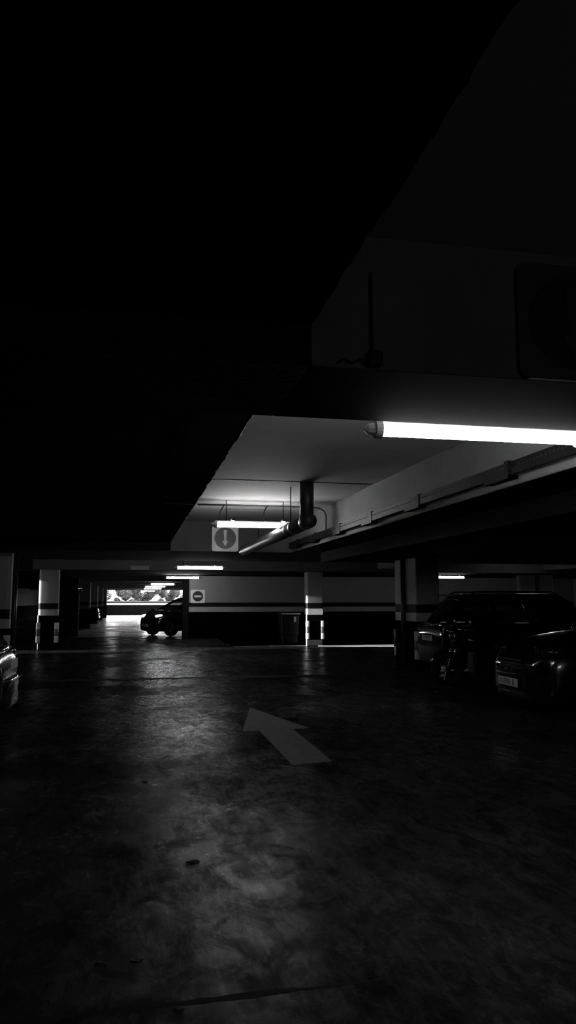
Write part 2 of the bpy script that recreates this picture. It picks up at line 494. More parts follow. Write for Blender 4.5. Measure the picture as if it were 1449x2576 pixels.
for x0, x1 in ((0, 0),):
    # repainted stripe sitting proud on the middle pillar
    obj('stripe_board', boxb(5.66, 6.17, 24.535, 24.549, 1.02, 1.225), mat('scuffed_stripe', 0.3, 0.5, v2=0.42, nscale=25), p3)
    obj('kick_patch', boxb(5.68, 6.15, 24.537, 24.549, 0.02, 0.2), mat('bare_patch', 0.012, 0.8, v2=0.03, nscale=20), p3)
for i, y in enumerate((33.0, 41.6, 50.2, 58.8, 67.4)):
    pillar(-2.82, -2.24, y, y + 0.45, ['dark pillar carrying the round convex mirror', 'second pillar down the left of the far passage',
        'third pillar down the left of the far passage', 'fourth pillar down the left of the far passage', 'last pillar left of the daylit opening'][i], guards=False, mats=[M_dark]*4 if i == 0 else [M_shaded, M_black, M_band, M_shaded])
pillar(14.2, 14.75, 26.0, 26.45, 'bright white column seen above the parked hatchback', guards=True)
pillar(14.95, 15.5, 26.0, 27.3, 'wide pale pillar right of the bright column', guards=False)
edge_mat = mat('sun_edge_white', 0.5, 0.5)  # pale strips stand for sun glare on the black pillar corners
obj('sun_edge_strip', boxb(5.632, 5.641, 24.56, 24.70, 0.01, 1.04), edge_mat, p3)
obj('sun_edge_strip', tubeb([(-2.80, 24.125, 0.80), (-2.80, 24.125, 1.05)], 0.028, 12), edge_mat, p2, smooth=True)
obj('sun_edge_strip', tubeb([(-2.795, 24.125, 0.02), (-2.795, 24.125, 0.2)], 0.012, 10), edge_mat, p2, smooth=True)
# downpipes
tag(obj('downpipe', tubeb([(5.985, 16.35, 0), (5.985, 16.35, 2.43)], 0.055), M_pipe_d, smooth=True), 'dark downpipe running down the wide pillar', 'pipe')
tag(obj('downpipe', tubeb([(-2.31, 15.86, 0), (-2.31, 15.86, 2.43)], 0.05), M_pipe_d, smooth=True), 'dark downpipe on the pillar at the left edge', 'pipe')

# ------------------------------------------------------------------ fluorescent lamps
M_lens2 = mat('weak_diffuser', 0.9, 0.3, emit=20)
M_lens3 = mat('faint_diffuser', 0.9, 0.3, emit=8)
def make_lamp():
    root = empty('fluorescent_lamp')
    L = 1.17
    b = bmesh.new(); box(b, 0.05, L-0.05, -0.024, 0.024, 0.033, 0.062)
    obj('housing', b, M_house, root, bevel=0.006)
    b = bmesh.new()     # rounded prismatic diffuser
    pts = [(0.036*math.cos(R_(a)), 0.036*math.sin(R_(a))) for a in range(-225, 46, 18)]
    prism(b, pts, 'x', 0.085, L-0.085)
    obj('diffuser', b, M_lens, root)
    for x0, x1, s in ((0.045, 0.085, -1), (L-0.085, L-0.045, 1)):
        b = bmesh.new(); lathe(b, [(0.02, 0), (0.05, 0.004), (0.05, 0.036), (0.02, 0.04)], 16, 'x', (x0, 0, 0))
        e = obj('end_cap', b, M_capm, root, smooth=False)
        b = bmesh.new(); a0 = x0 if s < 0 else x1
        lathe(b, [(0.035, 0), (0.03, s*0.03), (0.006, s*0.05)], 8, 'x', (a0, 0, 0))
        obj('end_nose', b, M_house, e)
    return root
proto = make_lamp()
lamps = [(1.225, 3.905, 2.435, 'long bright lamp at upper right under the near beam edge', 0),
         (1.11, 11.28, 2.63, 'lamp hanging just above the down arrow sign', 0.37),
         (1.03, 20.2, 2.352, 'lamp below the deep beam, left of the middle pillar', 0.6),
         (1.09, 28.4, 2.33, 'lamp above the end of the no entry wall', 0),
         (0.80, 40.4, 2.33, 'first of the small lamps above the daylit passage', 0),
         (0.62, 47.5, 2.33, 'second of the small lamps above the daylit passage', 0),
         (0.66, 55.4, 2.33, 'third of the small lamps above the daylit passage', 0),
         (0.56, 69.3, 2.33, 'farthest small lamp touching the daylit opening', 0),
         (1.2, -6.4, 2.33, 'lamp behind the viewpoint', 0),
         (10.55, 25.9, 2.33, 'half hidden lamp above the parked hatchback', 0),
         (11.9, 22.3, 2.78, 'added lamp hidden behind the deep beam, brightening the right bay', 0)]  # last lamp is added out of view to brighten column and beam
for i, (x, y, z, lab, rod) in enumerate(lamps):
    o = proto if i == 0 else copy_tree(proto)
    o.location = (x, y, z)
    tag(o, lab, 'lamp', 'fluorescent lamps')
    if i >= 9:
        for ch in COL.objects:
            if ch.parent == o and ch.name.startswith('diffuser'):
                ch.data = ch.data.copy(); ch.data.materials[0] = M_lens2 if i == 9 else M_lens3
    top = CZ - z
    if i == 1:
        for q in (0.2, 0.94): obj('hanging_rod', tubeb([(q, 0, 0.06), (q, 0, top - 0.002)], 0.006, 8), M_steel, o)
        for q in (0.22, 0.80):
            pts = [(q, 0.45, top - 0.012)] + [(q - 0.10*math.sin(t*1.57), 0.45 - 0.45*t**1.5, top - 0.02 - (top - 0.08)*t**1.2) for t in (0.15, 0.3, 0.45, 0.6, 0.75, 0.9, 1.0)]
            obj('cord', tubeb(pts, 0.009, 8), M_rubber, o)
    elif rod or i >= 9:
        for q in (0.2, 0.94):
            t2 = BZ - z - 0.0 if (23.93 <= y <= 29.5) else top
            obj('hanging_rod', tubeb([(q, 0, 0.06), (q, 0, t2 - 0.002)], 0.006, 8), M_steel, o)
    else:
        bz = None
        for a, b_ in ((2.85, 3.7), (23.93, 29.5), (38.1, 40.0), (46, 47.2), (54, 55.2), (70.5, 72)):
            if a <= y <= b_: bz = BZ
        if i == 0: o.scale.x = 1.18
        if i == 0:       # bracketed to the back edge of the near beam
            for q in (0.25, 0.9): obj('bracket', boxb(q, q+0.04, -0.198, 0.03, 0.05, 0.075), M_steel, o)
        else:
            for q in (0.2, 0.94): obj('hanging_rod', tubeb([(q, 0, 0.06), (q, 0, (bz or CZ) - z - 0.002)], 0.006, 8), M_steel, o)

# ------------------------------------------------------------------ signs
def arrow_sign(x, y, z, lab, M_signw=M_signw, M_signd=M_signd):
    root = empty('arrow_sign', (x, y, z), 0, lab, 'sign', 'down arrow signs')
    b = bmesh.new(); prism(b, rrect(0, 0, 0.51, 0.51, 0.045), 'y', -0.022, 0.0)
    p = obj('panel', b, M_signw, root)
    b = bmesh.new(); prism(b, disc(0, 0, 0.208), 'y', -0.026, -0.021)
    obj('disc', b, M_signd, root)
    b = bmesh.new(); prism(b, [(-0.033, 0.155), (0.033, 0.155), (0.020, -0.055), (0.060, -0.055), (0, -0.155), (-0.060, -0.055), (-0.020, -0.055)], 'y', -0.030, -0.025)
    obj('arrow', b, M_signw, root)
    return root
arrow_sign(1.71, 14.498, 2.69, 'white square down arrow sign below the hanging lamp')
arrow_sign(1.825, 2.848, 2.685, 'dark down arrow sign high at the right edge', mat('near_sign_grey', 0.035, 0.6, spec=0.2), mat('near_sign_dark', 0.012, 0.6, spec=0.2))  # nearer sign has its own darker greys
root = empty('no_entry_sign', (2.506, 30.298, 1.656), 0, 'white panel with dark no entry disc on the back wall', 'sign')
b = bmesh.new(); prism(b, rrect(0, 0, 0.57, 0.52, 0.04), 'y', -0.03, 0)
obj('panel', b, M_signw, root)
b = bmesh.new(); prism(b, disc(0, 0, 0.205), 'y', -0.034, -0.029)
obj('disc', b, M_signd, root)
obj('bar', boxb(-0.14, 0.14, -0.038, -0.033, -0.04, 0.04), M_signw, root)

# ------------------------------------------------------------------ pipe, tray, conduits in the lit bay
root = empty('drain_pipe', (2.13, 9.3, 2.5), 0, 'fat drain pipe dropping from the ceiling and running past the lamp', 'pipe')
obj('drop', tubeb([(0, -0.02, -0.02), (0, -0.03, 0.30), (0, -0.03, 0.499)], 0.088, 28), M_pipe, root, smooth=True)
run = obj('run', tubeb([(0.03, -0.06, 0.0), (-0.02, 2.0, -0.03), (-0.05, 5.3, -0.04)], 0.094, 28), M_pipe, root, smooth=True)
for t in (0.15, 0.8, 1.1):
    p = Vector((0.03, -0.06, 0)).lerp(Vector((-0.02, 2.0, -0.03)), t/2.06)
    obj('joint_ring', tubeb([p, p + Vector((0, 0.07, 0))], 0.099, 28), M_pipe, run, smooth=False)
obj('elbow', ball(bmesh.new(), (0.012, -0.03, 0.0), (0.1, 0.1, 0.1), 24, 14), M_pipe, root, smooth=True)
obj('hanger', tubeb([(-0.11, 0.45, 0.0), (-0.11, 0.45, 0.499)], 0.007, 8), M_steel, root)

root = empty('cable_tray', (2.925, 4.3, 2.50), 0, 'slotted dark cable tray along the long right beam', 'cable tray')
b = bmesh.new()
Lt = 10.0; pitch = 0.055
box(b, -0.002, 0.002, 0, Lt, 0.0, 0.056); box(b, -0.002, 0.002, 0, Lt, 0.068, 0.10)
k = 0.0
while k < Lt:
    box(b, -0.002, 0.002, k, k + pitch*0.55, 0.056, 0.068); k += pitch
box(b, -0.002, 0.05, 0, Lt, -0.003, 0.0)
obj('tray', b, M_steel, root)
for y in (1.2, 3.15, 4.77, 6.27, 7.8, 9.2):
    b = bmesh.new(); box(b, -0.012, 0.078, y, y + 0.42, -0.03, -0.004); box(b, -0.01, 0.078, y - 0.0, y + 0.06, -0.03, 0.115)
    obj('bracket', b, M_steel, root)
tag(obj('conduit', tubeb([(0.95, 11.74, 2.984), (2.75, 11.74, 2.984), (2.9, 11.74, 2.975), (2.98, 11.74, 2.93), (3.012, 11.74, 2.85), (3.012, 11.74, 2.605)], 0.013, 10), M_pipe, smooth=True),
    'thin conduit along the ceiling above the hanging lamp', 'conduit')
tag(obj('beam_conduit', tubeb([(2.36, 14.47, 2.985), (2.36, 14.47, 2.46)], 0.012, 8), M_pipe_d, smooth=True), 'short vertical conduit right of the arrow sign', 'conduit')
# junction box and its cable on the near beam
root = empty('junction_box', (0.93, 2.848, 2.435), 0, 'small dark junction box with a cable on the near beam', 'junction box')
obj('box', boxb(-0.028, 0.028, -0.05, 0, 0, 0.06), M_trim, root, bevel=0.006)
obj('cable', tubeb([(-0.005, -0.012, 0.06), (-0.006, -0.012, 0.3), (-0.006, -0.012, 0.4)], 0.006, 8), M_rubber, root)
obj('cable', tubeb([(-0.028, -0.02, 0.015), (-0.06, -0.02, 0.03), (-0.09, -0.015, 0.01), (-0.12, -0.012, 0.03), (-0.15, -0.012, 0.012)], 0.004, 8), M_rubber, root)
# cable stub and small plate hung below the beams
tag(obj('hanging_panel', boxb(-0.1, 0.45, 23.86, 23.90, 2.44, 2.56), mat('panel_grey', 0.3, 0.6)), 'faint hanging panel left of the third lamp', 'panel')

# convex mirror
root = empty('convex_mirror', (-2.29, 32.98, 1.99), 0, 'round convex mirror on a dark pillar left of the passage', 'mirror')
b = bmesh.new(); ball(b, (0, -0.03, 0), (0.2, 0.09, 0.2), 28, 16)
obj('mirror_dome', b, M_mirror, root, smooth=True)
b = bmesh.new(); lathe(b, [(0.19, -0.045), (0.215, -0.04), (0.215, 0.0), (0.19, 0.005)], 28, 'y')
obj('rim', b, M_trim, root, smooth=True)
obj('arm', tubeb([(0, 0, 0), (0, 0.03, 0)], 0.03, 10), M_steel, root)

# wheeled bin
root = empty('wheeled_bin', (5.17, 25.28, 0), 0, 'black wheeled bin standing left of the middle pillar', 'bin')
def taper(b, w0, d0, z0, w1, d1, z1, x=0, y=0):
    A = [b.verts.new((x+sx*w0/2, y+sy*d0/2, z0)) for sx, sy in ((-1,-1),(1,-1),(1,1),(-1,1))]
    B = [b.verts.new((x+sx*w1/2, y+sy*d1/2, z1)) for sx, sy in ((-1,-1),(1,-1),(1,1),(-1,1))]
    b.faces.new(A[::-1]); b.faces.new(B)
    for i in range(4): b.faces.new((A[i], A[(i+1)%4], B[(i+1)%4], B[i]))
b = bmesh.new(); taper(b, 0.50, 0.46, 0.06, 0.54, 0.50, 0.34); taper(b, 0.56, 0.52, 0.34, 0.62, 0.58, 1.0)
M_bin = mat('gloss_black_plastic', 0.003, 0.3, spec=0.3)
obj('tub', b, M_bin, root, bevel=0.02)
b = bmesh.new(); prism(b, [(-0.31, 1.003), (0.31, 1.003), (0.31, 1.05), (0.18, 1.095), (-0.31, 1.075)], 'x', -0.33, 0.33)
obj('lid', b, M_bin, root, bevel=0.015)
obj('rim', boxb(-0.335, 0.335, -0.335, -0.305, 1.035, 1.062), mat('bin_rim', 0.45, 0.3), root, bevel=0.008)
obj('label_plate', boxb(0.11, 0.19, -0.302, -0.296, 0.78, 0.95), mat('bin_sticker', 0.2, 0.4), root)
for sx in (-1, 1):
    b = bmesh.new(); lathe(b, [(0.03, -0.03), (0.10, -0.028), (0.10, 0.028), (0.03, 0.03)], 20, 'x', (sx*0.29, 0.1, 0.1))
    obj('wheel', b, M_rubber, root)

# ------------------------------------------------------------------ floor markings
arrow = [(1.639, 10.764), (2.069, 8.913), (1.87, 8.897), (1.861, 7.079), (1.46, 6.985), (1.464, 8.869), (1.267, 8.854)]
b = bmesh.new(); prism(b, arrow, 'z', 0.0, 0.003)
tag(obj('floor_arrow', b, M_mark), 'faded white arrow painted on the near floor', 'floor marking')
b = bmesh.new(); prism(b, [(5.30, 12.65), (5.58, 13.35), (5.38, 12.2)], 'z', 0.0, 0.003)
tag(obj('floor_triangle', b, M_mark), 'small pale painted triangle on the floor by the motorcycle', 'floor marking')
b = bmesh.new(); lathe(b, [(0.05, 0), (0.045, 0.012), (0.02, 0.02)], 16, 'z', (4.95, 12.0, 0))
tag(obj('floor_stud', b, M_chrome), 'tiny shining stud in the floor near the motorcycle', 'stud')

# litter and pits on the near floor
for i, (x, y, s) in enumerate([(0.37, 4.57, 0.032), (0.05, 3.42, 0.022), (-0.10, 3.42, 0.02), (0.2, 3.0, 0.018), (0.13, 6.6, 0.02)]):
    b = bmesh.new()
    bmesh.ops.create_icosphere(b, subdivisions=2, radius=s, matrix=Matrix.Translation((x, y, s*0.16)) @ Matrix.Diagonal((1.2, 0.8, 0.22, 1)))
    for v in b.verts: v.co += Vector((random.uniform(-1,1), random.uniform(-1,1), random.uniform(-0.3,0.3)))*s*0.18
    tag(obj('debris', b, M_rubber), ['dark scrap lying on the lit patch of near floor', 'small dark crumb low on the near floor, right of its pair', 'small dark crumb low on the near floor, left of its pair', 'tiny dark crumb nearest the viewer', 'tiny dark crumb beside the painted arrow'][i], 'debris', 'scraps on the floor')

# ------------------------------------------------------------------ vehicles
def bake(o, cutters):
    """apply the modifiers and remove the cutters"""
    dg = bpy.context.evaluated_depsgraph_get()
    dg.update()
    me = bpy.data.meshes.new_from_object(o.evaluated_get(dg))
    o.modifiers.clear()
    o.data = me
    for c in cutters: bpy.data.objects.remove(c)

def interp(tab, x):
    for (a, u), (b_, v) in zip(tab, tab[1:]):
        if x <= b_:
            t = (x - a)/(b_ - a); t = max(0, min(1, t))
            return u + (v - u)*t
    return tab[-1][1]

def make_car(name, label, L=4.2, W=1.76, belt=0.98, roof=1.55, hood=0.95, paint=None, cab=(-1.95, -1.55, 0.55, 1.35),
             wheel_r=0.32, wb=2.55, fo=0.82, rails=False, text='', lit=False, rear_flat=True, plate_rear=0.78, plate_front=0.42, group=None):
    """x forward; cab = rear glass base, roof rear, roof front, windscreen base (from the middle of the car)"""
    root = empty(name, (0,0,0), 0, label, 'car', group)
    P = paint or M_paint
    xf, xr = L/2, -L/2
    axf = xf - fo; axr = axf - wb
    # ---- body shell
    top = [(xr, belt-0.26), (xr+0.05, belt-0.05), (xr+0.25, belt+0.0), (cab[0]+0.3, belt+0.02), (cab[3]-0.2, belt+0.01), (cab[3]+0.05, hood+0.03), (xf-0.55, hood-0.07), (xf-0.22, hood-0.19), (xf-0.06, hood-0.33), (xf, hood-0.45)]
    bot = [(xr, 0.36), (xr+0.1, 0.27), (xr+0.6, 0.20), (xf-0.6, 0.19), (xf-0.1, 0.2), (xf, 0.28)]
    wid = [(xr, 0.70), (xr+0.06, 0.86), (xr+0.3, 0.96), (xr+0.9, 1.0), (xf-1.0, 1.0), (xf-0.45, 0.95), (xf-0.15, 0.82), (xf, 0.55)]
    st = [xr, xr+0.03, xr+0.1, xr+0.25, xr+0.5, xr+0.9, xr+1.4, 0, 0.5, cab[3]-0.15, cab[3]+0.05, xf-0.8, xf-0.5, xf-0.3, xf-0.15, xf-0.05, xf]
    st = sorted(set(round(s, 3) for s in st))
    bm = bmesh.new(); rings = []
    for x in st:
        zt, zb, hw = interp(top, x), interp(bot, x), interp(wid, x)*W/2
        h = zt - zb
        half = [(hw*0.80, zb), (hw*0.95, zb+0.04*h), (hw*0.99, zb+0.22*h), (hw*1.0, zb+0.5*h), (hw*0.985, zb+0.75*h), (hw*0.95, zb+0.9*h), (hw*0.88, zb+0.975*h), (hw*0.6, zt+0.012), (hw*0.3, zt+0.025)]
        pts = half + [(0, zt+0.03)] + [(-a, b_) for a, b_ in reversed(half)] + [(0, zb)]
        rings.append([bm.verts.new((x, a, b_)) for a, b_ in pts])
    n = len(rings[0])
    for a, b_ in zip(rings, rings[1:]):
        for k in range(n): bm.faces.new((a[k], a[(k+1)%n], b_[(k+1)%n], b_[k]))
    bm.faces.new(rings[0][::-1]); bm.faces.new(rings[-1])
    body = obj('body', bm, P, root, smooth=True)
    ss = body.modifiers.new('s', 'SUBSURF'); ss.levels = 2; ss.render_levels = 2
    cut = []
    for ax in (axf, axr):
        c = obj('cut', lathe(bmesh.new(), [(wheel_r+0.06, -W), (wheel_r+0.06, -W/2+0.26)], 32, 'y', (ax, 0, wheel_r)), P, root)
        c2 = obj('cut', lathe(bmesh.new(), [(wheel_r+0.06, W/2-0.26), (wheel_r+0.06, W)], 32, 'y', (ax, 0, wheel_r)), P, root)
        for q in (c, c2):
            md = body.modifiers.new('b', 'BOOLEAN'); md.object = q; md.operation = 'DIFFERENCE'; md.solver = 'EXACT'; cut.append(q)
    bake(body, cut)
    # ---- cabin: roof and posts as one shell, panes separate
    hwB, hwT = W/2*0.90, W/2*0.70
    def loop(t, grow=0.0):
        """outline of the cabin at height fraction t (0 belt, 1 roof edge)"""
        u = t
        xr_ = cab[0] + (cab[1]-cab[0])*(u**0.9); xf_ = cab[3] + (cab[2]-cab[3])*(u**0.95)
        hw = hwB + (hwT-hwB)*(u**1.25)
        z = belt - 0.03 + (roof - 0.06 - belt + 0.03)*u
        def sx(f): return xf_ + (xr_-xf_)*f
        half = [(sx(0)+0.06, 0.0), (sx(0)+0.03, hw*0.55), (sx(0.015), hw*0.86), (sx(0.07), hw*0.97), (sx(0.12), hw), (sx(0.46), hw*1.01), (sx(0.50), hw*1.01), (sx(0.80), hw*0.985), (sx(0.86), hw*0.97), (sx(0.975), hw*0.88), (sx(1.0)-0.02, hw*0.72), (sx(1.0)-0.05, 0.0)]
        return [(a, b_, z) for a, b_ in half] + [(a, -b_, z) for a, b_ in reversed(half[1:-1])]
    ts = [0, 0.10, 0.5, 0.86, 1.0]
    lv = [loop(t) for t in ts]
    n = len(lv[0])
    # segment kinds by index along the half outline
    hk = ['ws', 'ws', 'post', 'post', 'w1', 'post', 'w2', 'post', 'w3', 'post', 'rw']
    kinds = hk + hk[::-1]
    sides = ['L']*11 + ['R']*11
    shell = bmesh.new(); V = [[shell.verts.new(p) for p in l] for l in lv]
    panes = {}
    for i in range(len(ts)-1):
        for k in range(n):
            kk = kinds[k]
            if 1 <= i <= 2 and kk != 'post':
                key = kk if kk in ('ws', 'rw') else kk + sides[k]
                panes.setdefault(key, []).append([lv[i][k], lv[i][(k+1)%n], lv[i+1][(k+1)%n], lv[i+1][k]])
            else:
                shell.faces.new((V[i][k], V[i][(k+1)%n], V[i+1][(k+1)%n], V[i+1][k]))
    cxm = (cab[1]+cab[2])/2
    prev = V[-1]
    for sc, dz in ((0.93, 0.035), (0.75, 0.052), (0.4, 0.06)):
        cur = [shell.verts.new((cxm + (p[0]-cxm)*sc, p[1]*sc, roof - 0.06 + dz)) for p in lv[-1]]
        for k in range(n): shell.faces.new((prev[k], prev[(k+1)%n], cur[(k+1)%n], cur[k]))
        prev = cur
    shell.faces.new(prev)
    rf = obj('roof', shell, P, root, smooth=True)
    sd = rf.modifiers.new('t', 'SOLIDIFY'); sd.thickness = 0.03; sd.offset = -1
    for key, quads in panes.items():
        b = bmesh.new()
        for q in quads: b.faces.new([b.verts.new(p) for p in q])
        bmesh.ops.remove_doubles(b, verts=b.verts[:], dist=1e-4)
        g = obj({'ws': 'windscreen', 'rw': 'rear_window'}.get(key, 'side_window'), b, M_glass, root, smooth=True)
    # ---- wheels
    for ax in (axf, axr):
        for s in (-1, 1):
            yc = s*(W/2 - 0.125)
            b = bmesh.new()
            lathe(b, [(wheel_r*0.62, -0.09), (wheel_r*0.9, -0.105), (wheel_r*0.985, -0.085), (wheel_r, -0.03), (wheel_r, 0.03), (wheel_r*0.985, 0.085), (wheel_r*0.9, 0.105), (wheel_r*0.62, 0.09)], 36, 'y', (ax, yc, wheel_r))
            wt = obj('wheel', b, M_rubber, root, smooth=True)
            b = bmesh.new()
            yo = yc + s*0.085
            def annulus(r0, r1, ya, yb):
                bmx = [[b.verts.new((ax + r*math.cos(2*math.pi*k/36), y, wheel_r + r*math.sin(2*math.pi*k/36))) for k in range(36)] for r, y in ((r0, ya), (r1, ya), (r1, yb), (r0, yb))]
                for i in range(4):
                    A, B = bmx[i], bmx[(i+1) % 4]
                    for k in range(36): b.faces.new((A[k], A[(k+1)%36], B[(k+1)%36], B[k]))
            annulus(wheel_r*0.56, wheel_r*0.65, yo - 0.03, yo + 0.02)
            annulus(0.005, wheel_r*0.16, yo - 0.03, yo + 0.012)
            for k in range(5):
                a = 2*math.pi*k/5 + 0.3
                for da in (-0.14, 0.14):
                    u = Vector((math.cos(a), 0, math.sin(a))); w2 = Vector((math.cos(a+da), 0, math.sin(a+da)))
                    tube(b, [Vector((ax, yo, wheel_r)) + u*wheel_r*0.12, Vector((ax, yo, wheel_r)) + w2*wheel_r*0.58], 0.016, 8)
            obj('rim', b, M_alloy, wt, smooth=False)
    # ---- lamps, grille, bumpers, plates
    for s in (-1, 1):
        b = bmesh.new(); ball(b, (xf-0.27, s*W/2*0.70, hood-0.22), (0.20, 0.13, 0.07))
        for v in b.verts: v.co.x -= (abs(v.co.y) - W/2*0.6)*0.7
        h = obj('headlight', b, M_lamp_on if lit else M_lamp, root, smooth=True)
        if not lit:
            for q in range(4):
                for q2 in (-0.05, 0.02): obj('reflector', boxb(xf-0.12, xf-0.075, s*W/2*0.66+q2, s*W/2*0.66+q2+0.035, hood-0.275+0.033*q, hood-0.262+0.033*q), M_chrome, h)
        b = bmesh.new(); ball(b, (xf-0.14, s*W/2*0.62, 0.45), (0.09, 0.09, 0.055))
        obj('fog_lamp', b, M_lamp, root, smooth=True)
        b = bmesh.new(); ball(b, (xr+0.17, s*W/2*0.76, belt-0.13), (0.13, 0.12, 0.13))
        t = obj('tail_light', b, M_tail, root, smooth=True)
        for q in (-0.05, 0.0, 0.05):
            obj('lens_strip', boxb(xr+0.035, xr+0.07, s*W/2*0.74-0.045, s*W/2*0.74+0.045, belt-0.13+q-0.006, belt-0.13+q+0.006), M_chrome, t)
        b = bmesh.new(); ball(b, (cab[3]-0.32, s*(W/2+0.09), belt+0.06), (0.075, 0.11, 0.075))
        mr = obj('wing_mirror', b, P, root, smooth=True)
        obj('mirror_arm', tubeb([(cab[3]-0.30, s*(W/2-0.12), belt-0.02), (cab[3]-0.31, s*(W/2+0.03), belt+0.03)], 0.025, 8), M_trim, mr)
        for q in (cab[3]-1.25, cab[3]-2.2):
            obj('door_handle', boxb(q-0.1, q+0.1, s*(W/2-0.012)-0.015, s*(W/2-0.012)+0.015, belt-0.16, belt-0.13), M_chrome, root, bevel=0.01)
        if rails:
            zz = roof + 0.035; yy = s*W/2*0.60
            obj('roof_rail', tubeb([(cab[1]+0.08, yy, roof-0.03), (cab[1]+0.2, yy, zz-0.005), (cxm, yy, zz), (cab[2]-0.25, yy, zz-0.005), (cab[2]-0.1, yy, roof-0.03)], 0.016, 10), M_trim, root, smooth=True)
    b = bmesh.new()
    for q in range(4): box(b, xf-0.10, xf+0.012-0.01*q, -W/2*0.36, W/2*0.36, hood-0.36-0.05*q, hood-0.335-0.05*q)
    obj('grille', b, M_trim, root)
    b = bmesh.new(); prism(b, [(xf-0.22, -W/2*0.8), (xf+0.005, -W/2*0.42), (xf+0.03, 0), (xf+0.005, W/2*0.42), (xf-0.22, W/2*0.8), (xf-0.3, W/2*0.8), (xf-0.3, -W/2*0.8)], 'z', 0.22, 0.30)
    obj('front_lip', b, M_trim, root, bevel=0.015)
    b = bmesh.new(); prism(b, [(xf-0.12, -W/2*0.66), (xf+0.012, -W/2*0.42), (xf+0.036, 0), (xf+0.012, W/2*0.42), (xf-0.12, W/2*0.66), (xf-0.2, W/2*0.6), (xf-0.2, -W/2*0.6)], 'z', 0.515, 0.527)
    obj('front_strip', b, M_chrome, root)
    b = bmesh.new(); prism(b, [(xr - 0.065 + 0.365*abs(q/10)**3.2, W/2*0.985*q/10) for q in range(-10, 11)], 'z', 0.24, 0.60)
    bp = obj('rear_bumper', b, M_trim if rails else P, root, bevel=0.05, smooth=True)
    obj('bumper_strip', boxb(xr-0.072, xr-0.05, -W/2*0.5, W/2*0.5, 0.56, 0.575), M_chrome, bp)
    b = bmesh.new(); box(b, cab[1]-0.16, cab[1]+0.12, -W/2*0.62, W/2*0.62, roof-0.055, roof-0.02)
    obj('spoiler', b, P, root, bevel=0.012)
    def plate(x, z, sgn, nm):
        pl = obj(nm, boxb(x-0.008, x+0.008, -0.26, 0.26, z-0.055, z+0.055), M_plate, root, bevel=0.005)
        if text:
            cu = bpy.data.curves.new('chars', 'FONT'); cu.body = text; cu.size = 0.105; cu.align_x = 'CENTER'; cu.align_y = 'CENTER'; cu.extrude = 0.001
            to = bpy.data.objects.new('chars', cu)
            dg = bpy.context.evaluated_depsgraph_get()
            COL.objects.link(to)
            dg.update()
            me = bpy.data.meshes.new_from_object(to.evaluated_get(dg))
            bpy.data.objects.remove(to)
            me.materials.clear(); me.materials.append(M_ink)
            o = bpy.data.objects.new('plate_characters', me); COL.objects.link(o)
            o.parent = pl
            o.location = (x + sgn*0.0095, 0, z); o.rotation_euler = (R_(90), 0, R_(90)*sgn)
    if plate_front: plate(xf+0.045, plate_front, 1, 'front_plate')
    if plate_rear: plate(xr-0.03 if plate_rear > 0.62 else xr-0.075, plate_rear, -1, 'rear_plate')
    return root

# hatchback with its rear towards the aisle, beside the wide pillar
LA = 4.35
a = make_car('hatchback_car', 'tall dark hatchback parked rear end out beside the wide pillar', L=LA, W=1.76, belt=1.02, roof=1.64, hood=1.0,
             cab=(-LA/2+0.14, -LA/2+0.62, 0.55, 1.35), rails=True, text='V 4981 B', plate_rear=0.745, plate_front=0.42)
a.location = (5.90 + LA/2, 14.68, 0)
# nearer car, nose towards the aisle
LB = 4.3
c = make_car('saloon_car', 'dark car with its nose out at the right edge, nearest on that side', L=LB, W=1.74, belt=1.02, roof=1.50, hood=1.06,
             cab=(-1.6, -1.0, 0.1, 0.85), text='V 8981 B', plate_front=0.42, plate_rear=0.8)
c.location = (5.0 + LB/2, 9.55, 0); c.rotation_euler = (0, 0, math.pi)
# car at the left edge, rear end out
LC = 3.9
c = make_car('small_car', 'grey small car cut off by the left edge, rear end out', L=LC, W=1.7, belt=0.94, roof=1.44, hood=0.92, paint=M_paint2,
             cab=(-LC/2+0.10, -LC/2+0.55, 0.25, 1.05), plate_front=0.42, plate_rear=0.74, wb=2.45, fo=0.75)
c.location = (-1.42 - LC/2, 9.72, 0); c.rotation_euler = (0, 0, math.pi)
# car crossing behind the end of the back wall
LD = 4.0
hd = math.atan2(-0.50, -0.87)
d = make_car('family_car', 'dark car nosing out from behind the end of the back wall', L=LD, W=1.70, belt=1.0, roof=1.62, hood=1.06, lit=True,
             cab=(-LD/2+0.1, -LD/2+0.35, 0.25, 1.40), wheel_r=0.31, plate_front=0.45, plate_rear=0.8, wb=2.5, fo=0.78)
fx, fy = math.cos(hd), math.sin(hd)
ctr = Vector((1.22, 33.15, 0)) - Vector((fx, fy, 0))*(LD/2 - 0.78)
d.location = ctr; d.rotation_euler = (0, 0, hd)
# a car far down the left side
e = copy_tree(c); e.location = (-2.55 - LC/2 + 0.2, 55.5, 0)
tag(e, 'tiny parked car beside the far pillars, left of the daylit floor', 'car')

